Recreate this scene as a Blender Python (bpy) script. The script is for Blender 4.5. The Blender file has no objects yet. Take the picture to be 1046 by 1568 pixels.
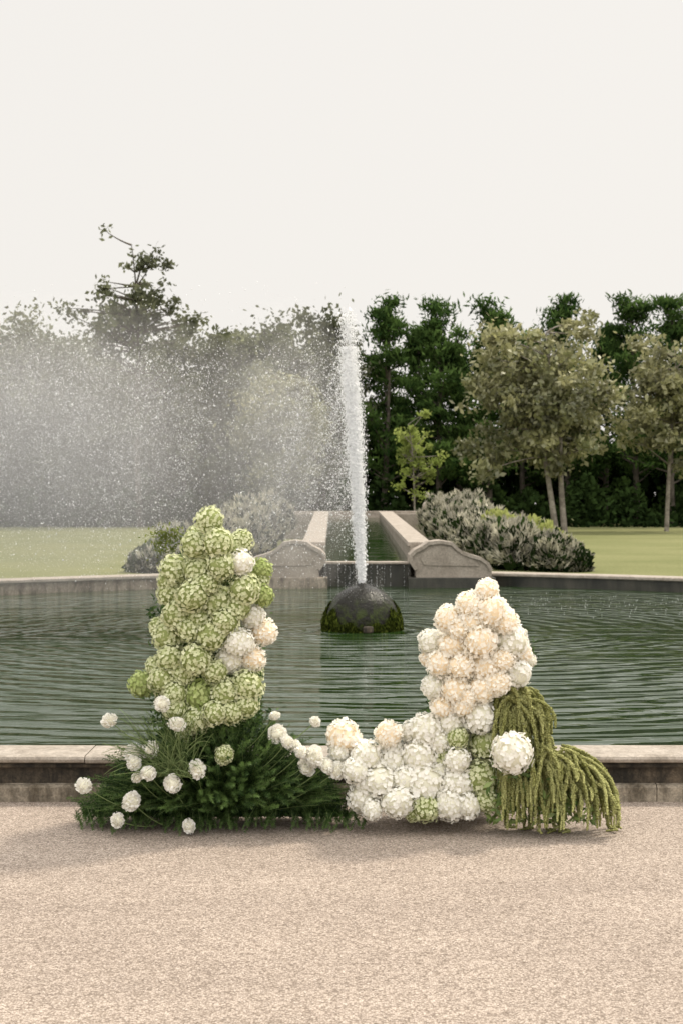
import bpy, math, numpy as np
from mathutils import Vector
R=np.random.RandomState(7)
F_=2178.0; HY=768.0; H=1.6
def P(x,y,D): return np.array([(x-523)/F_*D, D, H-(y-HY)/F_*D])
S=bpy.context.scene
# ---------------------------------------------------------------- helpers
def link(o,parent=None):
    S.collection.objects.link(o)
    if parent: o.parent=parent
    return o
def empty(name):
    e=bpy.data.objects.new(name,None); S.collection.objects.link(e); return e
def mk(name,V,F,mat,tint=None,smooth=False):
    V=np.asarray(V,dtype=np.float32).reshape(-1,3); F=np.asarray(F,dtype=np.int32)
    k=F.shape[1]; m=bpy.data.meshes.new(name)
    m.vertices.add(len(V)); m.vertices.foreach_set("co",V.ravel())
    m.loops.add(F.size); m.loops.foreach_set("vertex_index",F.ravel())
    m.polygons.add(len(F)); m.polygons.foreach_set("loop_start",np.arange(0,F.size,k,dtype=np.int32))
    if smooth: m.polygons.foreach_set("use_smooth",np.ones(len(F),dtype=bool))
    m.update(calc_edges=True)
    if tint is not None:
        a=m.attributes.new("tint","FLOAT","FACE"); a.data.foreach_set("value",np.asarray(tint,dtype=np.float32))
    if mat: m.materials.append(mat)
    return m
def ob(name,mesh,parent=None): return link(bpy.data.objects.new(name,mesh),parent)
def pyob(name,V,F,mat,parent=None,smooth=False):
    m=bpy.data.meshes.new(name); m.from_pydata([tuple(v) for v in V],[],F); m.update()
    if smooth:
        for p in m.polygons: p.use_smooth=True
    m.materials.append(mat); return ob(name,m,parent)
def unit(v): return v/(np.linalg.norm(v,axis=-1,keepdims=True)+1e-9)
def rdir(n): return unit(R.normal(size=(n,3)))
def diamonds(C,U,W,L,B):
    L=np.asarray(L).reshape(-1,1); B=np.asarray(B).reshape(-1,1); n=len(C)
    V=np.stack([C-U*L,C+W*B-U*L*0.1,C+U*L,C-W*B-U*L*0.1],1).reshape(-1,3)
    return V,np.arange(4*n).reshape(n,4)
def leaves(C,L,asp=0.5,up=0.0):
    n=len(C); U=rdir(n); U[:,2]+=up; U=unit(U); W=unit(np.cross(U,rdir(n)))
    L=L*R.uniform(.6,1.3,n)
    return diamonds(C,U,W,L,L*asp)
class Bag:
    def __init__(s): s.V=[];s.F=[];s.T=[];s.n=0
    def add(s,V,F,t=0.5):
        V=np.asarray(V).reshape(-1,3);F=np.asarray(F)
        s.V.append(V);s.F.append(F+s.n);s.n+=len(V)
        s.T.append(np.broadcast_to(np.asarray(t,dtype=float),(len(F),)))
    def mesh(s,name,mat,smooth=False): return mk(name,np.concatenate(s.V),np.concatenate(s.F),mat,np.concatenate(s.T),smooth)
def tube(path,rad,sides=7):
    path=np.asarray(path,float); n=len(path); rad=np.asarray(rad)*np.ones(n)
    T=np.gradient(path,axis=0); T=unit(T)
    ref=np.array([0.31,0.9,0.2]); A=unit(np.cross(T,ref)); Bv=np.cross(T,A)
    a=np.linspace(0,2*np.pi,sides,endpoint=False)
    V=path[:,None]+rad[:,None,None]*(np.cos(a)[None,:,None]*A[:,None]+np.sin(a)[None,:,None]*Bv[:,None])
    F=[]
    for i in range(n-1):
        for j in range(sides):
            F.append((i*sides+j,i*sides+(j+1)%sides,(i+1)*sides+(j+1)%sides,(i+1)*sides+j))
    return V.reshape(-1,3),np.array(F)
def bez(a,b,c,n=8):
    t=np.linspace(0,1,n)[:,None]; return (1-t)**2*a+2*t*(1-t)*b+t*t*c
# ---------------------------------------------------------------- materials
def newmat(name):
    m=bpy.data.materials.new(name); m.use_nodes=True; nt=m.node_tree; nt.nodes.clear()
    o=nt.nodes.new('ShaderNodeOutputMaterial'); return m,nt,o
def N(nt,t,**k):
    n=nt.nodes.new(t)
    for a,b in k.items(): setattr(n,a,b)
    return n
def rgb(c): return (c[0],c[1],c[2],1)
def mixc(nt,fac,a,b,mode='MIX'):
    n=N(nt,'ShaderNodeMix',data_type='RGBA',blend_type=mode)
    for s,v in ((0,fac),(6,a),(7,b)):
        if hasattr(v,'links'): nt.links.new(v,n.inputs[s])
        elif isinstance(v,(tuple,list)): n.inputs[s].default_value=rgb(v)
        else: n.inputs[s].default_value=v
    return n.outputs[2]
def noise(nt,scale,detail=4,vec=None,rough=.55,dist=0):
    n=N(nt,'ShaderNodeTexNoise'); n.inputs['Scale'].default_value=scale; n.inputs['Detail'].default_value=detail
    n.inputs['Roughness'].default_value=rough; n.inputs['Distortion'].default_value=dist
    if vec is not None: nt.links.new(vec,n.inputs['Vector'])
    return n.outputs['Fac']
def ramp(nt,fac,p0,p1,c0=(0,0,0),c1=(1,1,1)):
    r=N(nt,'ShaderNodeValToRGB'); nt.links.new(fac,r.inputs[0])
    e=r.color_ramp.elements; e[0].position=p0; e[0].color=rgb(c0); e[1].position=p1; e[1].color=rgb(c1)
    return r.outputs[0]
def pos(nt): return N(nt,'ShaderNodeNewGeometry').outputs['Position']
def mapping(nt,vec,sc=(1,1,1),loc=(0,0,0)):
    m=N(nt,'ShaderNodeMapping'); nt.links.new(vec,m.inputs[0]); m.inputs['Scale'].default_value=sc; m.inputs['Location'].default_value=loc
    return m.outputs[0]
def leafmat(name,c1,c2,trans=.35,tcol=None,nscale=None,gloss=.04):
    m,nt,o=newmat(name)
    a=N(nt,'ShaderNodeAttribute',attribute_name='tint')
    col=mixc(nt,a.outputs['Fac'],c1,c2)
    if nscale:
        f=ramp(nt,noise(nt,nscale,3,pos(nt)),.35,.7,(.55,.55,.55),(1.25,1.25,1.15))
        col=mixc(nt,1.0,col,f,'MULTIPLY')
    d=N(nt,'ShaderNodeBsdfDiffuse'); t=N(nt,'ShaderNodeBsdfTranslucent')
    nt.links.new(col,d.inputs[0]); nt.links.new(col,t.inputs[0])
    x=N(nt,'ShaderNodeMixShader'); x.inputs[0].default_value=trans
    nt.links.new(d.outputs[0],x.inputs[1]); nt.links.new(t.outputs[0],x.inputs[2])
    if gloss>0:
        g=N(nt,'ShaderNodeBsdfGlossy'); g.inputs['Roughness'].default_value=.45; g.inputs[0].default_value=(.8,.8,.8,1)
        y=N(nt,'ShaderNodeMixShader'); y.inputs[0].default_value=gloss
        nt.links.new(x.outputs[0],y.inputs[1]); nt.links.new(g.outputs[0],y.inputs[2]); x=y
    nt.links.new(x.outputs[0],o.inputs[0]); return m
def stonemat(name,base,dark,sc=6,lo=.4,hi=.65,bump=.3,grain=80,rough=.85,streak=False,spots=0):
    m,nt,o=newmat(name); p=pos(nt)
    v=mapping(nt,p,(1,1,.25)) if streak else p
    n1=ramp(nt,noise(nt,sc,6,v,.65,.3),lo,hi)
    c=mixc(nt,n1,dark,base)
    n2=ramp(nt,noise(nt,grain,3,p,.7),.3,.75,(.7,.69,.68),(1.15,1.15,1.15))
    c=mixc(nt,1.0,c,n2,'MULTIPLY')
    if spots:
        c=mixc(nt,1.0,c,ramp(nt,noise(nt,24,6,p,.75,.5),.42,.58,(1-spots,)*3,(1.05,1.05,1.05)),'MULTIPLY')
    b=N(nt,'ShaderNodeBsdfPrincipled'); nt.links.new(c,b.inputs['Base Color']); b.inputs['Roughness'].default_value=rough
    bp=N(nt,'ShaderNodeBump'); bp.inputs['Strength'].default_value=bump; bp.inputs['Distance'].default_value=.01
    nt.links.new(noise(nt,grain*.5,5,p,.7),bp.inputs['Height']); nt.links.new(bp.outputs[0],b.inputs['Normal'])
    nt.links.new(b.outputs[0],o.inputs[0]); return m
def gravelmat():
    m,nt,o=newmat('gravel'); p=pos(nt)
    v=N(nt,'ShaderNodeTexVoronoi'); v.inputs['Scale'].default_value=135; nt.links.new(p,v.inputs['Vector'])
    sep=N(nt,'ShaderNodeSeparateColor'); nt.links.new(v.outputs['Color'],sep.inputs[0])
    c=ramp(nt,sep.outputs[0],.05,.95,(.27,.222,.187),(.53,.455,.395))
    c2=ramp(nt,v.outputs['Distance'],.35,.75,(1.05,1.05,1.05),(.6,.58,.55)); c=mixc(nt,1.0,c,c2,'MULTIPLY')
    big=ramp(nt,noise(nt,1.3,5,mapping(nt,p,(.5,1.6,1)),.6),.3,.72,(.84,.83,.82),(1.08,1.08,1.07)); c=mixc(nt,1.0,c,big,'MULTIPLY')
    mid=ramp(nt,noise(nt,22,5,p,.75),.35,.68,(.82,.81,.80),(1.1,1.1,1.1)); c=mixc(nt,1.0,c,mid,'MULTIPLY')
    b=N(nt,'ShaderNodeBsdfPrincipled'); nt.links.new(c,b.inputs['Base Color']); b.inputs['Roughness'].default_value=.95
    b.inputs['Specular IOR Level'].default_value=.2
    bp=N(nt,'ShaderNodeBump'); bp.inputs['Strength'].default_value=.8; bp.inputs['Distance'].default_value=.004; bp.invert=True
    nt.links.new(v.outputs['Distance'],bp.inputs['Height'])
    bp2=N(nt,'ShaderNodeBump'); bp2.inputs['Strength'].default_value=.4; bp2.inputs['Distance'].default_value=.010
    nt.links.new(noise(nt,14,4,p,.7),bp2.inputs['Height']); nt.links.new(bp.outputs[0],bp2.inputs['Normal']); nt.links.new(bp2.outputs[0],b.inputs['Normal'])
    nt.links.new(b.outputs[0],o.inputs[0]); return m
def watermat(name,cx,cy,amp=1.0,ring=.3):
    m,nt,o=newmat(name); p=pos(nt)
    n1=noise(nt,1.0,2,mapping(nt,p,(.7,3.0,1)),.45,.6)
    n2=noise(nt,1.0,2,mapping(nt,p,(2.4,9,1)),.5,.2)
    vm=N(nt,'ShaderNodeVectorMath',operation='DISTANCE'); nt.links.new(p,vm.inputs[0]); vm.inputs[1].default_value=(cx,cy,.05)
    a=N(nt,'ShaderNodeMath',operation='MULTIPLY_ADD'); nt.links.new(n1,a.inputs[0]); a.inputs[1].default_value=.60; nt.links.new(vm.outputs['Value'],a.inputs[2])
    s=N(nt,'ShaderNodeMath',operation='MULTIPLY'); nt.links.new(a.outputs[0],s.inputs[0]); s.inputs[1].default_value=21
    si=N(nt,'ShaderNodeMath',operation='SINE'); nt.links.new(s.outputs[0],si.inputs[0])
    rg=N(nt,'ShaderNodeMath',operation='MULTIPLY'); nt.links.new(si.outputs[0],rg.inputs[0]); nt.links.new(ramp(nt,noise(nt,.45,3,p,.5),.35,.65,(.10*ring,)*3,(ring*1.6,)*3),rg.inputs[1])
    h1=N(nt,'ShaderNodeMath',operation='MULTIPLY_ADD'); nt.links.new(n1,h1.inputs[0]); h1.inputs[1].default_value=1.1; nt.links.new(rg.outputs[0],h1.inputs[2])
    h2=N(nt,'ShaderNodeMath',operation='MULTIPLY_ADD'); nt.links.new(n2,h2.inputs[0]); h2.inputs[1].default_value=.32; nt.links.new(h1.outputs[0],h2.inputs[2])
    bp=N(nt,'ShaderNodeBump'); bp.inputs['Strength'].default_value=1; bp.inputs['Distance'].default_value=.03*amp
    nt.links.new(h2.outputs[0],bp.inputs['Height'])
    b=N(nt,'ShaderNodeBsdfPrincipled'); b.inputs['Base Color'].default_value=(.016,.036,.009,1); b.inputs['Roughness'].default_value=.02; b.inputs['IOR'].default_value=1.42
    nt.links.new(bp.outputs[0],b.inputs['Normal']); nt.links.new(b.outputs[0],o.inputs[0]); return m
def lawnmat():
    m,nt,o=newmat('lawn'); p=pos(nt)
    c=ramp(nt,noise(nt,.35,5,mapping(nt,p,(.6,1,1)),.6),.3,.7,(.15,.165,.07),(.23,.23,.115))
    c=mixc(nt,1.0,c,ramp(nt,noise(nt,22,4,p,.8),.3,.7,(.6,.62,.55),(1.25,1.22,1.2)),'MULTIPLY')
    b=N(nt,'ShaderNodeBsdfPrincipled'); nt.links.new(c,b.inputs['Base Color']); b.inputs['Roughness'].default_value=1; b.inputs['Specular IOR Level'].default_value=.1
    bp=N(nt,'ShaderNodeBump'); bp.inputs['Strength'].default_value=.6; bp.inputs['Distance'].default_value=.03
    nt.links.new(noise(nt,30,3,p,.8),bp.inputs['Height']); nt.links.new(bp.outputs[0],b.inputs['Normal'])
    nt.links.new(b.outputs[0],o.inputs[0]); return m
M_gravel=gravelmat(); M_lawn=lawnmat()
BX=P(555,970,17.2)[0]
M_water=watermat('pond_water',BX,17.2,1.0,.30); M_canalw=watermat('canal_water',0,60,.25,.1)
M_cop=stonemat('coping_stone',(.42,.37,.315),(.27,.23,.185),5,.3,.6,spots=.22)
M_wall=stonemat('stained_wall',(.13,.10,.068),(.022,.018,.012),9,.40,.68,.6,streak=True,spots=.5)
M_plinth=stonemat('plinth_stone',(.36,.31,.24),(.09,.07,.045),8,.36,.58,.5,streak=True,spots=.35)
M_scroll=stonemat('scroll_stone',(.38,.335,.28),(.25,.215,.175),3,.3,.6,spots=.2)
M_wet=stonemat('wet_wall',(.07,.065,.05),(.012,.014,.01),4,.35,.7,.5,rough=.35,streak=True)
M_bark=stonemat('bark',(.32,.29,.245),(.12,.10,.08),4,.35,.65,.6,20)
M_barkd=stonemat('bark_dark',(.13,.11,.085),(.05,.04,.03),4,.35,.65,.6,20)
# ---------------------------------------------------------------- world & sun & camera
w=bpy.data.worlds.new("World"); S.world=w; w.use_nodes=True; nt=w.node_tree; nt.nodes.clear()
SEL,SAZ=math.radians(54),math.radians(52)
sky=N(nt,'ShaderNodeTexSky',sky_type='NISHITA'); sky.sun_disc=False; sky.sun_elevation=SEL; sky.sun_rotation=SAZ; sky.air_density=1.2; sky.dust_density=5; sky.ozone_density=.6
sc=N(nt,'ShaderNodeVectorMath',operation='SCALE'); nt.links.new(sky.outputs[0],sc.inputs[0]); sc.inputs['Scale'].default_value=.09
hz=mixc(nt,.93,sc.outputs[0],(.95,.915,.865))
tc=N(nt,'ShaderNodeTexCoord'); sp=N(nt,'ShaderNodeSeparateXYZ'); nt.links.new(tc.outputs['Generated'],sp.inputs[0])
def mr(src,a,b,c,d):
    q=N(nt,'ShaderNodeMapRange',interpolation_type='SMOOTHSTEP'); nt.links.new(src,q.inputs[0]); q.inputs[1].default_value=a;q.inputs[2].default_value=b;q.inputs[3].default_value=c;q.inputs[4].default_value=d; return q.outputs[0]
m1=mr(sp.outputs[2],.38,.95,1.0,2.3); m2=mr(sp.outputs[1],-.7,.2,.7,0.0)
ad=N(nt,'ShaderNodeMath',operation='ADD'); nt.links.new(m1,ad.inputs[0]); nt.links.new(m2,ad.inputs[1])
sc2=N(nt,'ShaderNodeVectorMath',operation='SCALE'); nt.links.new(hz,sc2.inputs[0]); nt.links.new(ad.outputs[0],sc2.inputs['Scale'])
bg=N(nt,'ShaderNodeBackground'); nt.links.new(sc2.outputs[0],bg.inputs[0]); bg.inputs[1].default_value=1.0
wo=N(nt,'ShaderNodeOutputWorld'); nt.links.new(bg.outputs[0],wo.inputs[0])
L=bpy.data.lights.new('sun','SUN'); L.energy=3.1; L.angle=math.radians(6); L.color=(1,.91,.77)
so=bpy.data.objects.new('sun',L); S.collection.objects.link(so)
sd=Vector((math.sin(SAZ)*math.cos(SEL),math.cos(SAZ)*math.cos(SEL),math.sin(SEL)))
so.rotation_euler=(-sd).to_track_quat('-Z','Y').to_euler()
cd=bpy.data.cameras.new('camera'); cam=bpy.data.objects.new('camera',cd); S.collection.objects.link(cam)
cam.location=(0,0,H); cam.rotation_euler=(math.pi/2,0,0); cd.sensor_fit='VERTICAL'; cd.sensor_height=36; cd.sensor_width=24; cd.lens=50
cd.shift_y=-16/1568; cd.clip_end=2000; cd.clip_start=.1
cd.dof.use_dof=True; cd.dof.focus_distance=7.0; cd.dof.aperture_fstop=6.3
S.camera=cam
S.view_settings.view_transform='Standard'
try: S.view_settings.look='None'
except: pass
# ---------------------------------------------------------------- ground, pond, lawn
pyob('ground',[(-600,-60,0),(600,-60,0),(600,900,0),(-600,900,0)],[(0,1,2,3)],M_gravel)
n=28000; C=np.stack([R.uniform(-2.6,2.6,n),3.9+3.65*R.rand(n)**1.0,np.full(n,.001)],1)
s=(.0016+.0034*R.rand(n)**2.2)[:,None]
O=np.array([(1,0,0),(-.5,.87,0),(-.5,-.87,0),(0,0,.8)],float)
ang=R.rand(n)*6.28; ca,sa=np.cos(ang),np.sin(ang)
OV=np.stack([O[None,:,0]*ca[:,None]-O[None,:,1]*sa[:,None],O[None,:,0]*sa[:,None]+O[None,:,1]*ca[:,None],np.repeat(O[None,:,2],n,0)],2)
V=C[:,None]+OV*s[:,:,None]
F=np.concatenate([np.arange(n)[:,None]*4+np.array(f) for f in ((0,1,3),(1,2,3),(2,0,3))])
M_peb=leafmat('pebble',(.21,.17,.14),(.60,.52,.455),0,gloss=0)
ob('gravel_stones',mk('gravel_stones',V,F,M_peb,np.tile(R.rand(n),3)))
xs=[(-10.5,7.9),(-10.5,12),(-10.2,16),(-9.2,19.2),(-7.6,21.8),(-5.5,23.7),(-3.3,25.2),(-1.2,26.1),(.45,26.3),(2.1,26.3),(4.0,25.4),(6.2,24.0),(8.2,22),(9.8,19),(10.8,15.8),(11,12),(11,7.9)]
path=[]
for i in range(len(xs)-1):
    p0=np.array(xs[max(i-1,0)]);p1=np.array(xs[i]);p2=np.array(xs[i+1]);p3=np.array(xs[min(i+2,len(xs)-1)])
    for t in np.linspace(0,1,8,endpoint=False):
        path.append(.5*((2*p1)+(-p0+p2)*t+(2*p0-5*p1+4*p2-p3)*t*t+(-p0+3*p1-3*p2+p3)*t**3))
path.append(np.array(xs[-1])); path=np.array(path)
T=unit(np.gradient(path,axis=0)); NO=np.stack([-T[:,1],T[:,0]],1)
def sweep(name,prof,mat,parent,sel=slice(None)):
    pp=path[sel];nn=NO[sel];k=len(prof);V=[];F=[]
    for p,q in zip(pp,nn):
        for (o,z) in prof: V.append((p[0]+q[0]*o,p[1]+q[1]*o,z))
    for i in range(len(pp)-1):
        for j in range(k-1): F.append((i*k+j,i*k+j+1,(i+1)*k+j+1,(i+1)*k+j))
    return pyob(name,V,F,mat,parent)
edge=empty('pond_edging')
sweep('far_wall',[(0,-.02),(0,.235)],M_plinth,edge,slice(0,60))
sweep('far_wall_wet',[(0,-.02),(0,.235)],M_wet,edge,slice(59,None))
sweep('far_coping',[(.02,.235),(-.06,.235),(-.075,.25),(-.075,.285),(-.055,.30),(.42,.30),(.44,.285),(.44,.1)],M_cop,edge)
x=-10.6; i=0
def prism(name,prof,x0,x1,mat,parent):
    k=len(prof); V=[(x0,a,b) for a,b in prof]+[(x1,a,b) for a,b in prof]
    F=[tuple(range(k))[::-1],tuple(range(k,2*k))]+[(j,(j+1)%k,k+(j+1)%k,k+j) for j in range(k)]
    return pyob(name,V,F,mat,parent)
while x<11:
    Lb=1.32
    j=R.uniform(-.002,.002)
    prism('coping_block_%d'%i,[(7.60+j,.206+j),(7.575+j,.207+j),(7.562+j,.214+j),(7.558+j,.228+j),(7.566+j,.241+j),(7.585+j,.246+j),(7.90,.246+j),(7.92,.236+j),(7.925,.206)],x,x+Lb-.006,M_cop,edge)
    i+=1; x+=Lb
prism('kerb_bead',[(7.60,.178),(7.584,.182),(7.580,.192),(7.590,.2035),(7.60,.2035)],-10.6,11,M_wall,edge)
prism('kerb_wall',[(7.612,-.02),(7.612,.203),(7.90,.203),(7.90,-.02)],-10.6,11,M_wall,edge)
x=-10.2;i=0
while x<11:
    prism('plinth_block_%d'%i,[(7.575,-.02),(7.573,.075),(7.585,.088),(7.611,.094),(7.611,-.02)],x,x+1.315,M_plinth,edge); x+=1.32;i+=1
Wp=[(a,b,.05) for a,b in path]
pyob('pond_water',Wp,[tuple(range(len(Wp)))[::-1]],M_water)
outer=path+NO*.40; nn=len(outer)
rows=[np.column_stack([outer,np.full(nn,-.05)]),np.column_stack([outer,np.full(nn,.262)])]
for t,yy,z in ((.35,34,.34),(.6,45,.45),(.8,62,.60),(1,300,.75)):
    r=outer.copy(); fx=1+t*14; r[:,0]=outer[:,0]*fx; tt=(outer[:,1]-7.9)/(26.8-7.9)
    if yy<200: r[:,1]=np.maximum(outer[:,1]+.5,yy*(.55+.45*np.clip(tt,0,1)))
    else: r[:,1]=300
    rows.append(np.column_stack([r,np.full(nn,z)]))
V=np.concatenate(rows);F=[]
for a in range(len(rows)-1):
    for b in range(nn-1): F.append((a*nn+b,a*nn+b+1,(a+1)*nn+b+1,(a+1)*nn+b))
pyob('lawn',V,[tuple(int(q) for q in f)[::-1] for f in F],M_lawn)
# ---------------------------------------------------------------- canal
canal=empty('stone_canal')
def cc(D): return .465-(D-26)*.005
def zt(D): return .84+(D-26)*.0255
def zw(D): return .49+(D-26)*.034
def quadstrip(name,segs,mat,parent):
    V=[];F=[]
    k=len(segs[0])
    for s_ in segs: V+=s_
    for i in range(len(segs)-1):
        for j in range(k): F.append((i*k+j,i*k+(j+1)%k,(i+1)*k+(j+1)%k,(i+1)*k+j))
    F.append(tuple(range(k)));F.append(tuple(range((len(segs)-1)*k,len(segs)*k))[::-1])
    return pyob(name,V,F,mat,parent)
Ds=np.linspace(26.3,44,10)
for sgn,nm in ((1,'right_parapet'),(-1,'left_parapet')):
    quadstrip(nm,[[(cc(D)+sgn*.80,D,-.02),(cc(D)+sgn*.80,D,zt(D)-.07),(cc(D)+sgn*1.16,D,zt(D)-.07),(cc(D)+sgn*1.16,D,-.02)] for D in Ds],M_scroll,canal)
    quadstrip(nm+'_cap',[[(cc(D)+sgn*.76,D,zt(D)-.067),(cc(D)+sgn*.77,D,zt(D)),(cc(D)+sgn*1.19,D,zt(D)),(cc(D)+sgn*1.20,D,zt(D)-.067)] for D in Ds],M_cop,canal)
pyob('canal_water',[(cc(26.2)-.8,26.2,.49),(cc(26.2)+.8,26.2,.49),(cc(44)+.8,44,zw(44)),(cc(44)-.8,44,zw(44))],[(0,1,2,3)],M_canalw,canal)
def box(name,x0,x1,y0,y1,z0,z1,mat,parent,bev=.01):
    V=[(x0,y0,z0),(x1,y0,z0),(x1,y1,z0),(x0,y1,z0),(x0,y0,z1),(x1,y0,z1),(x1,y1,z1),(x0,y1,z1)]
    o=pyob(name,V,[(3,2,1,0),(4,5,6,7),(0,1,5,4),(1,2,6,5),(2,3,7,6),(3,0,4,7)],mat,parent)
    b=o.modifiers.new('b','BEVEL'); b.width=bev; b.segments=2; return o
box('weir_wall',.465-.80,.465+.80,26.0,26.25,-.02,.455,M_wet,canal)
box('weir_lip',.465-.84,.465+.84,25.92,26.32,.457,.50,M_cop,canal)
pr=[(637,887),(637,872),(629,860),(629,851),(636,844),(648,838),(656,832),(674,830),(692,833),(699,840),(708,847),(722,852),(736,856),(746,863),(752,874),(753,887)]
def scroll(nm,flip):
    D0=25.55; pts=[]
    for a,b in pr:
        q=P(a,b,D0); X=q[0]-.465
        pts.append(((.465-X*1.0 if flip else q[0]),q[2]))
    k=len(pts); pts=[(a,max(b,.2)) if i not in (0,k-1) else (a,.0) for i,(a,b) in enumerate(pts)]
    V=[(a,D0,b) for a,b in pts]+[(a,D0+.72,b) for a,b in pts]
    F=[tuple(range(k)),tuple(range(k,2*k))[::-1]]+[(j,(j+1)%k,k+(j+1)%k,k+j) for j in range(k)]
    pyob(nm,V,F,M_scroll,canal)
    cp=np.array(pts[1:-1]); cen=np.array([np.mean(cp[:,0]),.35]); T2=unit(np.gradient(cp,axis=0)); n2=np.stack([-T2[:,1],T2[:,0]],1)
    n2*=np.sign(((cp-cen)*n2).sum(1,keepdims=True))
    segs=[]
    for p_,q_ in zip(cp,n2):
        a=p_-q_*.03; b=p_+q_*.03
        segs.append([(a[0],D0-.045,a[1]),(b[0],D0-.045,b[1]),(b[0],D0+.76,b[1]),(a[0],D0+.76,a[1])])
    quadstrip(nm+'_moulding',segs,M_cop,canal)
    m=cp.mean(0); pn=[(m+(p_-m)*.72) for p_ in cp]
    V=[(a,D0-.018,b) for a,b in pn]+[(a,D0+.01,b) for a,b in pn]; k=len(pn)
    pyob(nm+'_panel',V,[tuple(range(k))]+[(j,(j+1)%k,k+(j+1)%k,k+j) for j in range(k)],M_scroll,canal)
    c0=min(p_[0] for p_ in pts);c1=max(p_[0] for p_ in pts)
    box(nm+'_base',c0-.05,c1+.06,D0-.08,D0+.8,-.02,.235,M_plinth if flip else M_wet,canal)
scroll('right_scroll',False); scroll('left_scroll',True)
box('cross_wall_left',-2.0,cc(44)-.82,44.05,44.6,.2,1.22,M_scroll,canal); box('cross_wall_right',cc(44)+.82,2.9,44.05,44.6,.2,1.22,M_scroll,canal)
box('cross_cap',-2.05,2.95,44.6,45.2,.2,1.30,M_cop,canal)
for k_,xx in enumerate((-1.85,2.7)):
    bpy.ops.mesh.primitive_uv_sphere_add(segments=20,ring_count=12,radius=.16,location=(xx,44.9,1.46)); o=bpy.context.object; o.name='finial_ball_%d'%k_; o.data.materials.append(M_scroll); o.parent=canal
    box('finial_pier_%d'%k_,xx-.2,xx+.2,44.7,45.1,.2,1.34,M_scroll,canal)
# ---------------------------------------------------------------- trees
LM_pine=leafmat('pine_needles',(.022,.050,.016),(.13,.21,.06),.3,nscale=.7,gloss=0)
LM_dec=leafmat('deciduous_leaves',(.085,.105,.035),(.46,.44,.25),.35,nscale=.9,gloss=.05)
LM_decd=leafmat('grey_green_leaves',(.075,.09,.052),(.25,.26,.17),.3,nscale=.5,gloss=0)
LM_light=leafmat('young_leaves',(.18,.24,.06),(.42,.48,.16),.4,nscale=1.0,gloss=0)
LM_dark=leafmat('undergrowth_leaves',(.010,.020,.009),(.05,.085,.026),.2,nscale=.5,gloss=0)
def tree(name,base,cen,rad,ncl,nl,lsz,mat,bark=None,trunks=1,clsz=.17,sparse=.4,tr=.11,up=0.1,spread=.6,wob=.22,nbr=70):
    base=np.array(base,float);cen=np.array(cen,float);rad=np.array(rad,float)
    e=empty(name); d=rdir(ncl); r=R.rand(ncl)**sparse
    prm=1+wob*np.sin(d[:,0]*5+base[0])*np.cos(d[:,2]*4+base[1])+wob*.6*np.sin(d[:,0]*11+d[:,2]*9+base[0])
    Cl=cen+d*rad*(r*prm)[:,None]
    wood=Bag(); ends=[]
    for t in range(trunks):
        b0=base+np.array([(t-(trunks-1)/2)*.3,0,-.1]); fk=cen*np.array([.5,1,1])+np.array([base[0]*.5,0,0])+np.array([(t-(trunks-1)/2)*rad[0]*spread+R.uniform(-.1,.1),0,-rad[2]*.35])
        pth=bez(b0,(b0+fk)/2+np.array([R.uniform(-.25,.25),0,0]),fk,9); wood.add(*tube(pth,np.linspace(tr,tr*.55,9)))
        top=cen+np.array([R.uniform(-.3,.3),0,rad[2]*.85]); pt2=bez(fk,(fk+top)/2+R.normal(size=3)*.2,top,8); wood.add(*tube(pt2,np.linspace(tr*.55,.015,8),6)); ends.append(np.concatenate([pth[5:],pt2]))
    allp=np.concatenate(ends)
    for c in Cl[:int(min(ncl,nbr))]:
        cand=allp[allp[:,2]<c[2]+.1]
        if len(cand)==0: cand=allp[:2]
        a=cand[np.argmin(np.linalg.norm(cand-c,axis=1)+R.rand(len(cand))*.6)]
        m=(a+c)/2+np.array([0,0,.12*rad[2]*R.uniform(-.3,.6)]); wood.add(*tube(bez(a,m,c,6),np.linspace(tr*.3,.012,6),5))
    ob('trunk',wood.mesh('trunk',bark or M_bark,True),e)
    g=Bag()
    k=R.randint(int(nl*.4),int(nl*1.6),ncl); idx=np.repeat(np.arange(ncl),k)
    csz=(clsz*rad.mean()*R.uniform(.5,1.4,ncl))[idx][:,None]
    pts=Cl[idx]+R.normal(size=(len(idx),3))*csz*np.array([1,1,.75])
    V,F=leaves(pts,lsz,.55,up)
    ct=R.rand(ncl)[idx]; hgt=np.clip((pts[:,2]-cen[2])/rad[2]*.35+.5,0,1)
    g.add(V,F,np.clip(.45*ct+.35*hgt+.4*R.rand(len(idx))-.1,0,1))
    ob('crown',g.mesh('crown',mat),e); return e
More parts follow.
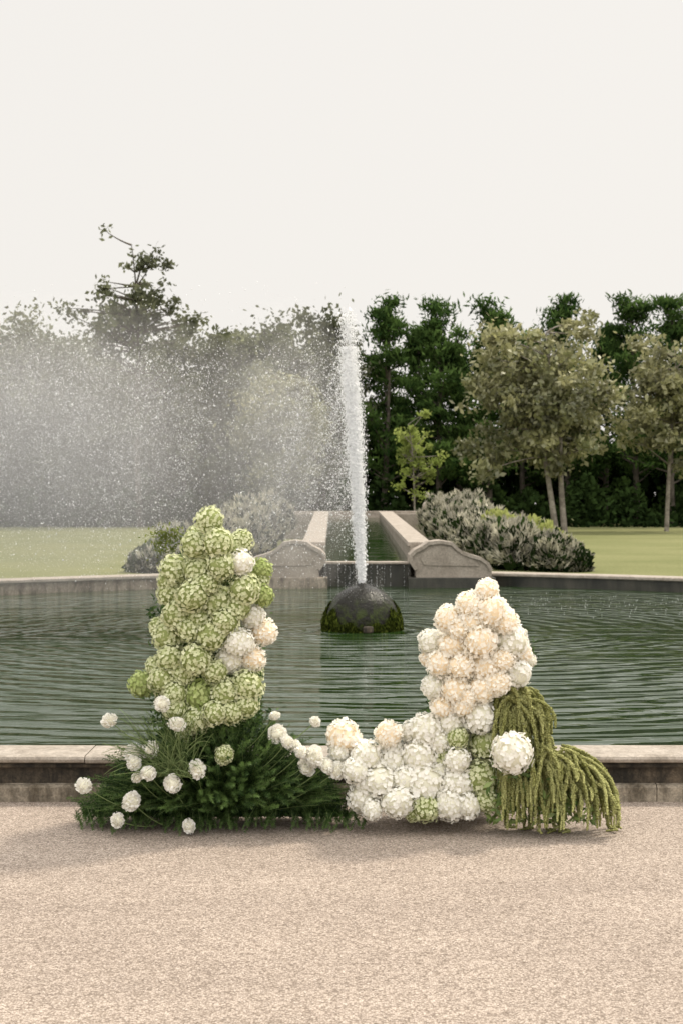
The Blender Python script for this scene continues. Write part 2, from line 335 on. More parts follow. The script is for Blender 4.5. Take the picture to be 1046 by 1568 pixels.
def pine(name,x,D,zb,top,wd,nl=170):
    e=empty(name); wood=Bag();g=Bag(); b=np.array([x,D,zb-.1]);t=np.array([x+R.uniform(-.3,.3),D,top])
    wood.add(*tube(bez(b,(b+t)/2+np.array([R.uniform(-.25,.25),0,0]),t,10),np.linspace(.15,.02,10)))
    Ht=top-zb; nb=30
    for i in range(nb):
        h=.26+.78*((i+R.rand())/nb); az=R.rand()*6.28
        env=wd*(1-.80*max(0,(h-.45)/.55)**1.1)*R.uniform(.45,1.15)
        a=b+(t-b)*min(h-.08,1); c=a+np.array([math.cos(az)*env,math.sin(az)*env,.10*Ht*R.uniform(.2,1.0)+.25*env])
        m=(a+c)/2-np.array([0,0,.1*env]); pth=bez(a,m,c,7); wood.add(*tube(pth,np.linspace(.045,.01,7),5))
        bt=R.rand()
        for q in (.45,.7,.9,1.05):
            cc_=a+(c-a)*q; cc_[2]=np.interp(min(q,1),np.linspace(0,1,7),pth[:,2])+R.uniform(-.05,.12)
            k=int(nl*.45*R.uniform(.4,1.3)); sz=.24*wd/1.9*R.uniform(.7,1.2)
            pts=cc_+R.normal(size=(k,3))*np.array([sz*1.2,sz*1.2,sz*.45])
            U=rdir(k);U[:,2]+=.8;U[:,0]+=math.cos(az)*.4;U=unit(U);W=unit(np.cross(U,rdir(k)));l=.14*R.uniform(.6,1.4,k)
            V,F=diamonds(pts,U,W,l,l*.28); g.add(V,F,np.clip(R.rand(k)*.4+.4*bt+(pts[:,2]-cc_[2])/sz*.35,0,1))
    ob('trunk',wood.mesh('trunk',M_barkd,True),e)
    ob('needles',g.mesh('needles',LM_pine),e)
def X(px,D=60): return (px-523)/F_*D
def Z(py,D=60): return H-(py-HY)/F_*D
for px,top,wd,dd in ((585,475,1.9,60),(632,505,1.6,63),(672,480,1.9,60),(705,520,1.7,62),(748,472,2.1,59),(800,515,1.8,64),(868,470,2.0,62),(925,510,1.7,64),(975,465,2.1,61),(1030,462,2.0,59),(1085,475,2.0,62),(1150,470,2.0,61),(1225,490,2.1,60)):
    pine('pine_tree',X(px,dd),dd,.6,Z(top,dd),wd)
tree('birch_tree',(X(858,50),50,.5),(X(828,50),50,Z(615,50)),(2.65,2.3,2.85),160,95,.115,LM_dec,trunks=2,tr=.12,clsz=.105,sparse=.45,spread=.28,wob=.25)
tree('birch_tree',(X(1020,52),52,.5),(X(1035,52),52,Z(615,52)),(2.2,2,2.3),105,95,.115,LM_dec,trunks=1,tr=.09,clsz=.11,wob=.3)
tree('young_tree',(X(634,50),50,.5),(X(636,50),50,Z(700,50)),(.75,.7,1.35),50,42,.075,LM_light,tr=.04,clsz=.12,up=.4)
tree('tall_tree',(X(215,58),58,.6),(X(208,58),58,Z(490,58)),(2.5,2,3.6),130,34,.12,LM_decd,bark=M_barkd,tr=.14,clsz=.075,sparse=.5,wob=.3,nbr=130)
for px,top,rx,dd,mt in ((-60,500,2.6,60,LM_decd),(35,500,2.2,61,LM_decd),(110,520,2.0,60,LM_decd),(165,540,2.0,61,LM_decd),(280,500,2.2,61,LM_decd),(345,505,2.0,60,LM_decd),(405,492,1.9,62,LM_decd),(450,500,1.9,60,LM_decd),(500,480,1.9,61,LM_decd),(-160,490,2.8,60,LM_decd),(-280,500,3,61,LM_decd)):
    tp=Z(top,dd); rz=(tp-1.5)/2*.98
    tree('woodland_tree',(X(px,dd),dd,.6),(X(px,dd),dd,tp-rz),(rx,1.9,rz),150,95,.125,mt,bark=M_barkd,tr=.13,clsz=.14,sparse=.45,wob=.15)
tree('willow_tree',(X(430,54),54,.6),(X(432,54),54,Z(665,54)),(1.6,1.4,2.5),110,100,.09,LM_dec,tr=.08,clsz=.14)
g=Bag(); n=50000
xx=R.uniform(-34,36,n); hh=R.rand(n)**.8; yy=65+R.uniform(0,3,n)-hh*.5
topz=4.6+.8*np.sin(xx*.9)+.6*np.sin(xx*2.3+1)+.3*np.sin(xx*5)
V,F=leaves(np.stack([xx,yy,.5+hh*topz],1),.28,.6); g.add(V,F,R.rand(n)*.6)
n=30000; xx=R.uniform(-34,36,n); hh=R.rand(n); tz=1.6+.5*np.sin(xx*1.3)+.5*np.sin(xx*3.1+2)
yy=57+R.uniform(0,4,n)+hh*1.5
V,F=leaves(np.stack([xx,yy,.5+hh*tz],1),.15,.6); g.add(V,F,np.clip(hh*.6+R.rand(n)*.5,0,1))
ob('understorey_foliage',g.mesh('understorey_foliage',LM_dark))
# ---------------------------------------------------------------- lavender mounds
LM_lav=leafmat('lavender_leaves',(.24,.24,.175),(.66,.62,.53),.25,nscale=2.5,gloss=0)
LM_yel=leafmat('yellow_shrub_leaves',(.22,.26,.07),(.50,.53,.20),.35,gloss=0)
def mound(bag,c,rad,n,ln,wd,tb=0):
    d=rdir(n); d[:,2]=abs(d[:,2]); r=1-.25*R.rand(n)**2
    bump=1+.16*np.sin(d[:,0]*9+c[0]*3)*np.sin(d[:,1]*8+c[1]*2)+.07*np.sin(d[:,2]*14+c[0]*9)
    C=np.array(c)+d*np.array(rad)*(r*bump)[:,None]; U=unit(d*.8+R.normal(size=(n,3))*.4+np.array([0,0,.5])); W=unit(np.cross(U,rdir(n)))
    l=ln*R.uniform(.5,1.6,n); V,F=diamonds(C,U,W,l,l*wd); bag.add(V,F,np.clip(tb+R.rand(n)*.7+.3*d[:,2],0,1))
def lav(nm,lst):
    g=Bag(); core=Bag()
    for (px,py,D,rx,rz) in lst:
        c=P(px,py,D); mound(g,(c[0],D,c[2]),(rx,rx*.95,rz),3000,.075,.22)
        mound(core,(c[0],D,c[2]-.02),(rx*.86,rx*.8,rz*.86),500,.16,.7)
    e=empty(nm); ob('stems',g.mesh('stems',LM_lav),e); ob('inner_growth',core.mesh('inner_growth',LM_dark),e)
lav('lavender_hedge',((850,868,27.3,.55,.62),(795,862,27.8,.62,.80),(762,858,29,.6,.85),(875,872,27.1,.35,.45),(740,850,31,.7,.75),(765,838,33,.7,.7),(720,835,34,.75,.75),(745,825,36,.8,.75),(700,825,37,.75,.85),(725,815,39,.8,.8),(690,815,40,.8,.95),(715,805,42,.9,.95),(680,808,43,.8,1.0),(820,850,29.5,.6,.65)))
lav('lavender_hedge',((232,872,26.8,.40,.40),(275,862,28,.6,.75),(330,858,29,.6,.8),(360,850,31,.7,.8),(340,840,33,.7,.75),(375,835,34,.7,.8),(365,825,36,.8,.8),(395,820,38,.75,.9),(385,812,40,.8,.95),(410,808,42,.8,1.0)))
g=Bag()
for px,py,D,rx,rz in ((800,838,29.6,.65,.62),(760,822,33,.5,.55),(835,843,29,.4,.5)):
    c=P(px,py,D); mound(g,(c[0],D,c[2]),(rx,rx,rz),2200,.06,.5)
ob('yellow_shrub',g.mesh('yellow_shrub',LM_yel))
# ---------------------------------------------------------------- fountain
fo=empty('fountain')
m,nt,o=newmat('wet_granite'); p=pos(nt)
mo=ramp(nt,noise(nt,7,6,p,.7,.5),.47,.6); sx=N(nt,'ShaderNodeSeparateXYZ'); nt.links.new(p,sx.inputs[0])
zz=N(nt,'ShaderNodeMapRange'); nt.links.new(sx.outputs[2],zz.inputs[0]); zz.inputs[1].default_value=.52; zz.inputs[2].default_value=.22
mu=N(nt,'ShaderNodeMath',operation='MULTIPLY'); nt.links.new(mo,mu.inputs[0]); nt.links.new(zz.outputs[0],mu.inputs[1])
c=mixc(nt,ramp(nt,noise(nt,60,3,p,.8),.3,.7),(.006,.006,.004),(.024,.022,.017)); c=mixc(nt,mu.outputs[0],c,(.04,.055,.01))
b=N(nt,'ShaderNodeBsdfPrincipled'); nt.links.new(c,b.inputs['Base Color']); b.inputs['IOR'].default_value=1.27
nt.links.new(ramp(nt,noise(nt,12,4,p),.4,.65,(.10,.10,.10),(.32,.32,.32)),b.inputs['Roughness'])
bp=N(nt,'ShaderNodeBump'); bp.inputs['Strength'].default_value=.7; bp.inputs['Distance'].default_value=.02; nt.links.new(noise(nt,22,5,p,.6),bp.inputs['Height']); nt.links.new(bp.outputs[0],b.inputs['Normal'])
nt.links.new(b.outputs[0],o.inputs[0]); M_gran=m
bpy.ops.mesh.primitive_uv_sphere_add(segments=64,ring_count=40,radius=.435,location=(BX,17.2,.16)); o=bpy.context.object; o.name='stone_ball'; o.data.materials.append(M_gran); o.parent=fo
for p_ in o.data.polygons: p_.use_smooth=True
V,F=tube([(BX,17.2,.55),(BX,17.2,.60),(BX,17.2,.62)],[.07,.06,.035],16); pyob('nozzle',V,[tuple(map(int,f)) for f in F],M_gran,fo)
box('spout_stub',BX+.0,BX+.12,16.70,16.86,.05,.13,M_wall,fo,.02)
LM_moss=leafmat('moss',(.012,.02,.005),(.13,.16,.03),.2,nscale=6,gloss=0)
g=Bag(); n=11000; a=R.rand(n)*6.28; side=abs(np.cos(a))**1.5; hh=R.rand(n); topm=.04+.27*side*(.7+.3*np.sin(a*7))+.04*np.sin(a*9)
z=.05+hh*topm; rr=np.sqrt(np.maximum(.435**2-(z-.16)**2,.01))+.010+.05*(1-hh)*side+R.normal(size=n)*.008
C=np.stack([BX+np.cos(a)*rr,17.2+np.sin(a)*rr,z],1); U=unit(np.stack([np.cos(a)*.3,np.sin(a)*.3,-np.ones(n)],1)+R.normal(size=(n,3))*.3); W=unit(np.cross(U,rdir(n)))
l=.022*R.uniform(.5,1.4,n); V,F=diamonds(C,U,W,l,l*.35); g.add(V,F,R.rand(n)**1.6); ob('moss',g.mesh('moss',LM_moss),fo)
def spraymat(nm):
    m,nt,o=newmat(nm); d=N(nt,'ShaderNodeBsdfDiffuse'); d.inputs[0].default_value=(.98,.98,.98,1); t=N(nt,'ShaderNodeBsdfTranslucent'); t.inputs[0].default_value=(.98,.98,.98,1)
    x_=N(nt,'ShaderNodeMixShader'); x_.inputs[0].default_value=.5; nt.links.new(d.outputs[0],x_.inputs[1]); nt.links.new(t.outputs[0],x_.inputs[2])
    e=N(nt,'ShaderNodeEmission'); e.inputs[0].default_value=(1,.985,.95,1); e.inputs[1].default_value=.07  # faint glow added to the drops, standing in for light scattered inside aerated water
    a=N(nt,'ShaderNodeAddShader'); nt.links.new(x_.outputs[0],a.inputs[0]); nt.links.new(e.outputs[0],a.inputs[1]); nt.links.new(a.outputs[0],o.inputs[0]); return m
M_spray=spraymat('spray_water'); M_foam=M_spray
def mistmat(nm,den):
    m,nt,o=newmat(nm); v=N(nt,'ShaderNodeVolumeScatter'); v.inputs['Color'].default_value=(1,.975,.94,1); v.inputs['Density'].default_value=den; v.inputs['Anisotropy'].default_value=.1
    nt.links.new(v.outputs[0],o.inputs['Volume']); return m
mi=[0]
def mist(px,py,rx,rz,ry,den,tilt=0,nest=(1.0,.72,.45)):
    c=P(px,py,17.4)
    for q in nest:
        bpy.ops.mesh.primitive_uv_sphere_add(segments=32,ring_count=20,radius=1,location=tuple(c)); o=bpy.context.object; mi[0]+=1
        o.name='mist_%d'%mi[0]; o.scale=(rx*q*17.4/F_,ry*q,rz*q*17.4/F_); o.rotation_euler=(0,tilt,0); o.data.materials.append(mistmat('fine_mist_%d'%mi[0],den)); o.parent=fo
mist(60,695,440,250,1.0,.14,.05); mist(440,690,125,240,.8,.13,-.03); mist(40,690,230,215,.8,.11,.12,(1,.6))
TE=np.array([(1,1,1),(1,-1,-1),(-1,1,-1),(-1,-1,1)],float)*.8
TF=np.array([(0,1,2),(0,3,1),(0,2,3),(1,3,2)])
def drops(C,s,st=None):
    n=len(C); U=rdir(n);W=unit(np.cross(U,rdir(n)));Q=np.cross(U,W)
    V=(TE[None,:,0:1]*U[:,None]+TE[None,:,1:2]*W[:,None]+TE[None,:,2:3]*Q[:,None])*s[:,None,None]
    if st is not None: V[:,:,2]*=st
    V=V+C[:,None]; F=(np.arange(n)[:,None,None]*4+TF[None]).reshape(-1,3); return V.reshape(-1,3),F
n=900000
px=R.uniform(-500,552,n); py=R.uniform(400,905,n)
kn=R.rand(300); kn2=R.rand(300)
sxx=(px+.28*(py-500))
st1=np.interp(sxx/26+40,np.arange(300),kn); st2=np.interp(sxx/9+80,np.arange(300),kn2)
dens=.95*np.exp(-((px-70)/150)**2-((py-660)/160)**2)+.75*np.exp(-((px-455)/62)**2-((py-650)/150)**2)+.40*((px>-500)&(px<552))+1.2*np.exp(-((px-525)/22)**2)*np.clip((py-480)/60,0,1)*np.clip((900-py)/160,0,1)
dens*=(.3+.75*st1)*(.55+.5*st2)
ytop=np.where(px>300,485+.02*(540-px),490-.10*(300-px)*(px>0)-30*(px<=0)); ytop=ytop+25*np.interp(px/30+50,np.arange(300),kn2)
dens*=np.clip((py-ytop)/70,0,1)**1.2*(1-np.clip((py-760)/140,0,.97))
keep=R.rand(n)*1.5<dens; px=px[keep];py=py[keep]; n=len(px)
DD=17.2+R.normal(size=n)*.9+np.clip(552-px,0,600)*.0015
C=np.stack([(px-523)/F_*17.2*1.0,DD,H-(py-HY)/F_*DD],1)
s=.0019*np.exp(R.normal(size=n)*.5); V,F=drops(C,s,1.5); print('DROPS',n)
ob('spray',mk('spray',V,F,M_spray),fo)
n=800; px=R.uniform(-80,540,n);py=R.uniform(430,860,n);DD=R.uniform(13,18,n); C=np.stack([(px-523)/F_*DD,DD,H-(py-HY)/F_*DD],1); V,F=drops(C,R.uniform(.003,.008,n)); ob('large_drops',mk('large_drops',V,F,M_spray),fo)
xj=lambda t:np.interp(t,[0,.3,.6,1],[BX-.01,BX-.035,BX-.07,BX-.14])
nr,ns=420,20; tt=np.linspace(0,.80,nr); a=np.linspace(0,2*np.pi,ns,endpoint=False)
base_r=np.interp(tt,[0,.08,.3,.5,.68,.80],[.026,.034,.040,.032,.018,.003])
from numpy import sin,cos
rough=1+.28*sin(tt[:,None]*90+a*3+2*sin(tt[:,None]*31))+.22*R.normal(size=(nr,ns))*.8
rr=base_r[:,None]*np.clip(rough,.3,1.9)
V=np.stack([xj(tt)[:,None]+rr*cos(a)+.006*sin(tt*47)[:,None],17.2+rr*sin(a),np.repeat((.58+tt*3.3)[:,None],ns,1)],2).reshape(-1,3)
F=np.array([(i*ns+j,i*ns+(j+1)%ns,(i+1)*ns+(j+1)%ns,(i+1)*ns+j) for i in range(nr-1) for j in range(ns)])
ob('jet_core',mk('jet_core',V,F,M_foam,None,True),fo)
n=42000; t=R.rand(n)**.9; z=.60+t*3.2; sg=np.interp(t,[0,.1,.5,.85,1],[.018,.028,.044,.050,.035])
C=np.stack([xj(t)+R.normal(size=n)*sg-abs(R.normal(size=n))*sg*1.3*t,17.2+R.normal(size=n)*sg,z+abs(R.normal(size=n))*.07*(t>.9)],1)
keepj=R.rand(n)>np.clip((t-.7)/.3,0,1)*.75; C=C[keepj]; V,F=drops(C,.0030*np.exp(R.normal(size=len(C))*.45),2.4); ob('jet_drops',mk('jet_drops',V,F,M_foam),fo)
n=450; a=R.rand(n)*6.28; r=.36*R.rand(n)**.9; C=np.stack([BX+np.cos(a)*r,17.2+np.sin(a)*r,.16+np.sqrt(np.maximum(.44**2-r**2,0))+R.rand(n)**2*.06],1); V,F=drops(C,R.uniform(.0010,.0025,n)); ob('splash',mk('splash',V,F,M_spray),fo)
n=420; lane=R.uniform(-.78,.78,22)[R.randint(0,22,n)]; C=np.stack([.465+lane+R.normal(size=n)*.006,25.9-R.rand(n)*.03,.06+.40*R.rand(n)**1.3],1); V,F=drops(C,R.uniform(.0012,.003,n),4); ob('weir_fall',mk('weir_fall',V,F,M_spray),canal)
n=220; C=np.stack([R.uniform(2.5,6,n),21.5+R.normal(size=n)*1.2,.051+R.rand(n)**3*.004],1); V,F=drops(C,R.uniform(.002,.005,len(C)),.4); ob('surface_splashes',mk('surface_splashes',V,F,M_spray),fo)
# ---------------------------------------------------------------- flowers
M_gh=leafmat('green_hydrangea_petals',(.53,.57,.29),(.82,.83,.61),.3,gloss=0)
M_ghg=leafmat('lime_hydrangea_petals',(.34,.43,.13),(.60,.66,.33),.3,gloss=0)
M_wh=leafmat('white_petals',(.84,.82,.75),(.94,.93,.89),.3,gloss=0)
M_cr=leafmat('cream_petals',(.92,.88,.78),(.95,.93,.88),.35,gloss=0)
M_core=leafmat('flower_core_green',(.27,.31,.12),(.24,.30,.10),.1,gloss=0)
M_corep=leafmat('flower_core_peach',(.90,.75,.54),(.86,.68,.44),.1,gloss=0)
M_corew=leafmat('flower_core_white',(.78,.76,.62),(.74,.72,.56),.1,gloss=0)
def fib(n):
    i=np.arange(n)+.5; ph=np.arccos(1-2*i/n); th=np.pi*(1+5**.5)*i
    return np.stack([np.cos(th)*np.sin(ph),np.sin(th)*np.sin(ph),np.cos(ph)],1)
def icomesh(name,r,mat):
    import bmesh
    bm=bmesh.new(); bmesh.ops.create_icosphere(bm,subdivisions=3,radius=r); me=bpy.data.meshes.new(name); bm.to_mesh(me); bm.free()
    me.materials.append(mat); return me
def head_mesh(name,nf,fs,mat,core,centre=True,jit=.3):
    g=Bag(); d=fib(nf); d=unit(d+R.normal(size=d.shape)*.06); lump=1+.07*np.sin(d[:,0]*5+R.rand()*6)*np.sin(d[:,1]*4+R.rand()*6)
    ctr=d*(R.uniform(.86,1.02,nf)*lump)[:,None]; nrm=unit(d+R.normal(size=d.shape)*jit)
    A=unit(np.cross(nrm,rdir(nf)));B_=np.cross(nrm,A); ft=R.rand(nf)
    for k in range(4):
        a=k*math.pi/2; u=A*math.cos(a)+B_*math.sin(a); v=-A*math.sin(a)+B_*math.cos(a)
        f=fs*R.uniform(.85,1.15,nf)[:,None]; cup=nrm*f*R.uniform(-.05,.35,nf)[:,None]
        pts=np.stack([ctr,ctr+u*f*.55+v*f*.52+cup*.4,ctr+u*f*1.0+v*f*.28+cup,ctr+u*f*1.0-v*f*.28+cup,ctr+u*f*.55-v*f*.52+cup*.4],1)
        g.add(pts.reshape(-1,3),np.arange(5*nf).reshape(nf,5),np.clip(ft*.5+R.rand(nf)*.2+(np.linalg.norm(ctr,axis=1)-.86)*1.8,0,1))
    return g.mesh(name,mat),icomesh(name+'_core',.84,core)
def pom_mesh(name,n,mat,core):
    g=Bag(); d=fib(n); d=unit(d+R.normal(size=d.shape)*.08); A=unit(np.cross(d,rdir(n))); U=unit(d+R.normal(size=d.shape)*.25)
    sq=np.array([1,1,.8]); c=d*R.uniform(.66,.86,n)[:,None]*sq; f=R.uniform(.17,.28,n)[:,None]
    A2=np.cross(U,A)
    pts=np.stack([c-U*f*.9,c+A*f*.8+U*f*.2,c+A*f*.75+U*f*.8+A2*f*.25,c+U*f*.95-A2*f*.15,c-A*f*.75+U*f*.75+A2*f*.25,c-A*f*.8+U*f*.1],1)
    g.add(pts.reshape(-1,3),np.arange(6*n).reshape(n,6),R.rand(n)); return g.mesh(name,mat),icomesh(name+'_core',.66,core)
KIND={}
KIND['g']=[head_mesh('green_hydrangea',190,.128,M_gh,M_core) for _ in range(5)]
KIND['l']=[head_mesh('lime_hydrangea',190,.128,M_ghg,M_core) for _ in range(2)]
KIND['w']=[head_mesh('white_hydrangea',190,.145,M_wh,M_corew) for _ in range(4)]
KIND['c']=[head_mesh('cream_hydrangea',230,.14,M_cr,M_corep,jit=.6) for _ in range(3)]
KIND['W']=[pom_mesh('white_carnation',130,M_wh,M_corew) for _ in range(3)]
cnt=[0]
def bloom(kind,c,r,parent):
    me,core=KIND[kind][R.randint(len(KIND[kind]))]; cnt[0]+=1
    o=ob('%s_bloom_%d'%({'g':'green','l':'lime','w':'white','c':'cream','W':'carnation'}[kind],cnt[0]),me,parent)
    o.location=c; o.scale=(r*R.uniform(.93,1.05),r*R.uniform(.93,1.05),r*R.uniform(.86,.98)); o.rotation_euler=tuple(R.rand(3)*6.28)
    q=ob('bloom_core_%d'%cnt[0],core,parent); q.location=c; q.scale=o.scale
A1=empty('floral_arrangement'); A2=empty('floral_arrangement')
left=[(321,797,22,'g'),(300,836,23,'g'),(334,832,24,'g'),(370,828,19,'g'),(357,838,18,'g'),(268,872,24,'g'),(304,873,24,'g'),(340,866,22,'g'),(370,862,21,'w'),(399,873,19,'l'),(398,885,16,'g'),
(262,908,23,'g'),(295,913,26,'g'),(335,922,27,'g'),(375,903,25,'g'),(403,912,17,'l'),(365,930,20,'g'),(258,890,18,'g'),(317,893,20,'g'),(272,942,24,'g'),(305,947,22,'g'),(345,952,22,'g'),(386,943,21,'w'),(404,968,22,'c'),(258,975,24,'g'),(290,962,22,'g'),(325,972,25,'g'),(366,984,23,'w'),(352,1010,22,'w'),(388,1008,20,'c'),
(262,1008,22,'g'),(301,1010,26,'g'),(330,1028,20,'g'),(282,1032,21,'g'),(219,1048,23,'l'),(250,1040,22,'g'),(270,1062,20,'g'),(306,1066,26,'l'),(345,1062,24,'g'),(379,1050,25,'g'),(378,1080,20,'g'),(300,1102,23,'g'),(270,1085,22,'g'),(330,1092,20,'g'),(355,1090,20,'g'),(285,1118,18,'g'),(240,1020,18,'g'),(244,960,17,'g')]
for (x,y,r,kd) in left:
    ax=325; hw=95 if y>850 else 55; dx=(x-ax)/hw; D=7.12-.26*math.sqrt(max(0,1-dx*dx))
    if x<235: D=7.0
    D+=R.uniform(-.05,.05); bloom(kd,P(x,y,D),r*1.04/F_*7,A1)
for i in range(60):
    y=R.uniform(820,1130); hw=np.interp(y,[800,860,1000,1130],[12,50,68,58]); ax=np.interp(y,[800,1000,1130],[322,322,318]); a=R.uniform(-1,1)
    bloom('g',P(ax+a*hw,y,7.24+R.uniform(-.06,.16)*1),.070,A1)
right=[(745,904,18,'c'),(719,926,21,'c'),(751,936,24,'c'),(686,948,20,'c'),(722,952,22,'c'),(773,952,20,'c'),(703,962,20,'c'),(660,984,20,'w'),(693,988,23,'c'),(735,982,25,'c'),(783,981,26,'w'),(656,1008,14,'c'),(674,1016,20,'c'),(706,1020,22,'c'),(742,1020,24,'c'),(768,1010,20,'c'),(798,1000,16,'c'),(790,1031,24,'w'),(664,1052,20,'w'),(698,1056,24,'c'),(737,1055,22,'c'),(760,1045,20,'c'),(680,1082,20,'c'),(710,1080,18,'c'),(812,1012,10,'w'),
(733,1096,26,'w'),(651,1118,27,'w'),(690,1107,21,'w'),(671,1135,20,'w'),(526,1130,28,'c'),(595,1124,21,'c'),(560,1158,24,'w'),(602,1165,24,'w'),(640,1158,28,'w'),(580,1196,26,'w'),(556,1222,22,'w'),(608,1228,25,'w'),(648,1200,32,'w'),(700,1200,25,'w'),(688,1232,25,'w'),(652,1236,24,'g'),(716,1233,20,'w'),(570,1240,16,'w'),(736,1192,27,'g'),(744,1140,25,'g'),(682,1155,24,'g'),(783,1153,31,'w'),(620,1195,20,'w'),(545,1180,20,'w'),(700,1165,20,'w'),(560,1200,20,'w'),(672,1180,20,'w'),(745,1225,20,'g'),(600,1145,18,'w'),(630,1122,18,'w'),(575,1175,18,'w'),(632,1245,14,'g'),(520,1152,18,'w'),(700,1130,18,'g'),(715,1068,16,'c')]
for (x,y,r,kd) in right:
    if y<1090:
        dx=(x-728)/88; D=7.12-.24*math.sqrt(max(0,1-dx*dx))+R.uniform(-.03,.03)
    else: D=6.95-.12*(y-1110)/130+R.uniform(-.05,.05)
    if (x,y)==(783,1153): D=6.72
    c=P(x,y,D); rr=r*1.08/F_*7; c[2]=max(c[2],rr*.85); bloom(kd,c,rr,A2)
for i in range(60):
    y=R.uniform(925,1200); hw=np.interp(y,[920,980,1060,1200],[16,55,62,75]); ax=np.interp(y,[900,1000,1200],[742,728,720])
    bloom('c' if y<1080 else 'w',P(ax+R.uniform(-1,1)*hw,y,7.15+R.uniform(-.05,.2)),.068,A2)
for i in range(26):
    bloom('w',P(R.uniform(545,760),R.uniform(1170,1232),7.1+R.uniform(-.05,.15)),.07,A2)
car=[(168,1103,12),(272,1109,14),(231,1148,14),(205,1154,14),(206,1168,12),(303,1178,14),(228,1184,12),(211,1190,9),(265,1200,14),(202,1227,15),(129,1203,12),(181,1256,12),(290,1265,11),(425,1124,14),(449,1141,12),(483,1105,9),(516,1180,15),(482,1158,17),(500,1172,13),(462,1152,12),(470,1175,14),(249,1078,12),(421,1096,9),(440,1136,10)]
carn=[]
for x,y,r in car:
    c=P(x,y,6.76+(.10 if x>400 else 0)+R.uniform(-.05,.05)); c[2]=max(c[2],.03); carn.append(c); bloom('W',c,r*1.08/F_*6.9,A1)
bloom('g',P(344,1156,6.8),.05,A1)
LM_fern=leafmat('fern_leaves',(.013,.038,.010),(.12,.20,.055),.3,gloss=.02)
LM_grass=leafmat('grass_blades',(.09,.14,.05),(.28,.35,.15),.25,gloss=0)
g=Bag(); stems=Bag()
def plume(base,tip,droop,nn_,ln,wid,tb):
    m=(base+tip)/2+np.array([0,0,droop]); t=R.rand(nn_)**.8; t1=t[:,None]
    C=(1-t1)**2*base+2*t1*(1-t1)*m+t1**2*tip; T_=unit(2*(1-t1)*(m-base)+2*t1*(tip-m))
    sd_=unit(np.cross(T_,rdir(nn_))); l=ln*(1.15-t*.85)*R.uniform(.5,1.2,nn_)
    U=unit(sd_+T_*.6); W=unit(np.cross(U,rdir(nn_)))
    V,F=diamonds(C+U*l[:,None]*.9,U,W,l,np.full(nn_,wid)); g.add(V,F,np.clip(tb+.4*t+.4*R.rand(nn_),0,1))
    stems.add(*tube(bez(base,m,tip,6),np.linspace(.0025,.001,6),4))
oul=[(122,1250),(130,1212),(158,1175),(188,1140),(225,1108),(255,1088),(300,1080),(350,1076),(400,1078),(440,1098),(470,1134),(520,1182),(550,1225)]
for i in range(640):
    q=R.rand()*(len(oul)-1.001); a=int(q); fr=q-a; ox=oul[a][0]*(1-fr)+oul[a+1][0]*fr; oy=oul[a][1]*(1-fr)+oul[a+1][1]*fr
    rr=R.rand()**.5*R.choice([1,1,1,1.12]); cx=335+R.uniform(-40,60); cy=1245
    tx=cx+(ox-cx)*rr; ty=cy+(oy-cy)*rr*R.uniform(.75,1.05); edge_=((tx-335)/215)**2+((1250-ty)/165)**2
    D=7.0-.36*math.sqrt(max(0,1-edge_))*R.uniform(.3,1)+R.uniform(-.02,.15)*(R.rand()<.5)
    tip=P(tx,ty,D); tip[2]=max(tip[2],.012); base=P(cx+(tx-cx)*.45,1235,7.05); base[2]=max(.02,tip[2]*.35)
    plume(base,tip,R.uniform(.01,.12),230,.022,.0015,R.choice([-.3,-.2,-.05,.2,.55]))
for i in range(140):
    tx=R.uniform(125,555); tip=P(tx,1262,6.99-R.uniform(0,.22)); tip[2]=R.uniform(.01,.05); base=np.array([tip[0]+R.uniform(-.1,.1),7.1,R.uniform(.03,.15)])
    plume(base,tip,.03,200,.020,.0014,R.uniform(-.15,.3))
ob('fern_fronds',g.mesh('fern_fronds',LM_fern),A1)
g2=Bag(); n=26000; t=R.rand(n)*np.pi; rr=R.rand(n)**.5
px=335-np.cos(t)*190*rr; py=1250-np.sin(t)*150*rr*R.rand(n)**.3; D=7.08+R.uniform(-.12,.12,n)
C=np.stack([(px-523)/F_*D,D,np.maximum(H-(py-HY)/F_*D,.01)],1); V,F=leaves(C,.013,.35,.3); g2.add(V,F,R.rand(n)*.35)
for ax,y0,y1,hw0,hw1,nn_ in ((322,820,1130,35,80,5000),(728,930,1200,30,75,2500)):
    t=R.rand(nn_); py=y0+(y1-y0)*t; hw=hw0+(hw1-hw0)*np.minimum(t*2.4,1); px=ax+R.uniform(-1,1,nn_)*hw; D=7.15+R.uniform(-.1,.25,nn_)
    C=np.stack([(px-523)/F_*D,D,H-(py-HY)/F_*D],1); V,F=leaves(C,.022,.4,.3); g2.add(V,F,R.rand(nn_))
ob('inner_foliage',g2.mesh('inner_foliage',LM_fern),A1)
g3=Bag()
def sprig(px,py,D,sx,sy,n,sz,bag):
    C=P(px,py,D)+R.normal(size=(n,3))*np.array([sx,.03,sy])/F_*7; V,F=leaves(C,sz,.4,.2); bag.add(V,F,R.rand(n))
sprig(252,832,7.15,13,13,300,.011,g3); sprig(262,820,7.15,10,6,140,.011,g3); sprig(760,1075,6.98,12,20,120,.02,g3)
ob('light_sprigs',g3.mesh('light_sprigs',LM_light),A1)
g4=Bag(); sprig(236,955,7.1,6,18,110,.015,g4); sprig(415,955,7.1,4,8,30,.012,g4); sprig(812,1000,7.05,7,12,60,.012,g4); sprig(375,1110,6.95,25,14,300,.014,g4); sprig(250,1090,6.95,14,18,200,.014,g4)
ob('dark_sprigs',g4.mesh('dark_sprigs',LM_fern),A1)
g5=Bag()
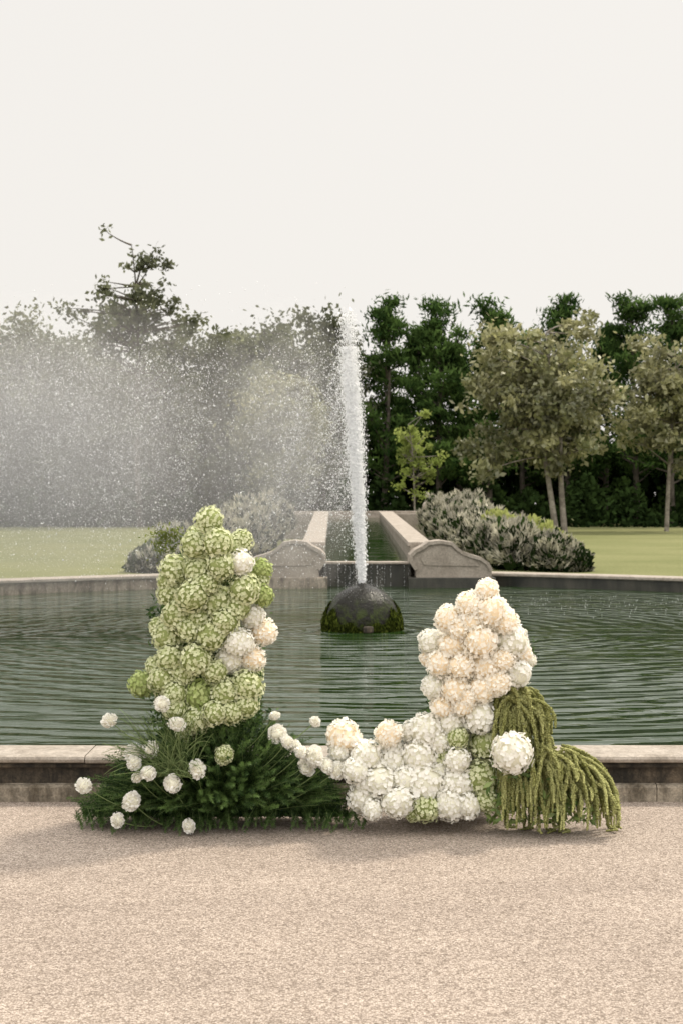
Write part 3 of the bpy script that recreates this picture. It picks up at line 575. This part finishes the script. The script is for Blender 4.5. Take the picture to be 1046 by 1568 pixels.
for i in range(190):
    b=P(R.uniform(235,300),1190,6.82+R.uniform(-.06,.06)); tp=P(R.uniform(155,330),R.uniform(1080,1200),6.72+R.uniform(-.1,.1)); m=(b+tp)/2+np.array([0,0,R.uniform(.03,.14)])
    V,F=tube(bez(b,m,tp,8),np.linspace(.0024,.0008,8),4); g5.add(V,F,R.rand())
for c in carn:
    b=np.array([c[0]*.6+P(320,1200,7.)[0]*.4,6.9,max(c[2]-.16,.03)]); V,F=tube(bez(b,(b+c)/2+np.array([0,0,-.03]),c,8),.0024,5); g5.add(V,F,.6)
ob('grass_blades',g5.mesh('grass_blades',LM_grass),A1); ob('fern_stems',stems.mesh('fern_stems',LM_grass),A1)
LM_am=leafmat('amaranthus_tassels',(.24,.25,.07),(.66,.66,.30),.3,gloss=0)
am=Bag(); lf=Bag()
def tassel(pth,r0,dn=2100):
    pth=pth+np.stack([.006*np.sin(np.linspace(0,R.uniform(3,8),len(pth))+R.rand()*6),np.zeros(len(pth)),np.zeros(len(pth))],1)
    seg=np.linalg.norm(np.diff(pth,axis=0),axis=1).sum(); n=int(seg*dn); t=R.rand(n)*(len(pth)-1.001); i=t.astype(int); f=(t-i)[:,None]
    C=pth[i]*(1-f)+pth[i+1]*f; tn=t/(len(pth)-1); rad=r0*np.minimum(1,(1-tn)*5+.25)*(1+.30*np.sin(tn*38+R.rand()*6))
    d=rdir(n); C=C+d*rad[:,None]*R.uniform(.5,1,n)[:,None]; C[:,2]=np.maximum(C[:,2],.005); V,F=drops(C,R.uniform(.0022,.0045,n)); b0=R.uniform(-.35,.25); C_t=np.clip(R.rand(n)*.6+.3*d[:,2]+.2+b0,0,1); am.add(V,F,np.repeat(C_t,4))
for i in range(64):
    x0=R.uniform(752,805); y0=R.uniform(1052,1085); D0=7.0+R.uniform(-.08,.08)
    x1=R.uniform(750,850); y1=R.uniform(1100,1210)+ (x1-752)*.12; D1=6.88+R.uniform(-.12,.1)
    a=P(x0,y0,D0); e=P(x1,y1,D1); m=P(x1+R.uniform(-3,6),y0-R.uniform(0,18),(D0+D1)/2); tassel(bez(a,m,e,12),R.uniform(.008,.012))
for i in range(150):
    x0=R.uniform(770,875); y0=R.uniform(1140,1185); D0=6.93+R.uniform(-.1,.1)
    x1=max(x0-R.uniform(5,30),735) if R.rand()<.3 else min(x0+R.uniform(0,95),948); D1=6.84+R.uniform(-.18,.14); y1=R.uniform(1225,1272) if R.rand()<.75 else R.uniform(1190,1235)
    if x1>925: y1=R.uniform(1245,1270)
    a=P(x0,y0,D0); e=P(x1,y1,D1); e[2]=max(e[2],.010); m=P(x1+R.uniform(-4,6),y0+(x1-800)*.16-R.uniform(0,14),(D0+D1)/2); m[2]=max(m[2],.08)
    pth=bez(a,m,e,12)
    if e[2]<.03: pth=np.vstack([pth,e+np.array([R.uniform(-.02,.05),R.uniform(-.06,.0),0]),e+np.array([R.uniform(-.03,.06),R.uniform(-.09,-.03),0])])
    tassel(pth,R.uniform(.007,.011))
ob('amaranthus_tassels',am.mesh('amaranthus_tassels',LM_am),A2)
n=800; px=R.uniform(745,915,n); py=R.uniform(1165,1260,n); ok=py>1155+(px-800)*.78; px=px[ok];py=py[ok];n=len(px); D=6.88+R.uniform(-.12,.12,n)
C=np.stack([(px-523)/F_*D,D,np.maximum(H-(py-HY)/F_*D,.02)],1); V,F=leaves(C,.028,.36,-.4); lf.add(V,F,R.rand(n))
LM_bl=leafmat('broad_leaves',(.09,.16,.04),(.30,.39,.13),.35); ob('amaranthus_leaves',lf.mesh('amaranthus_leaves',LM_bl),A2)
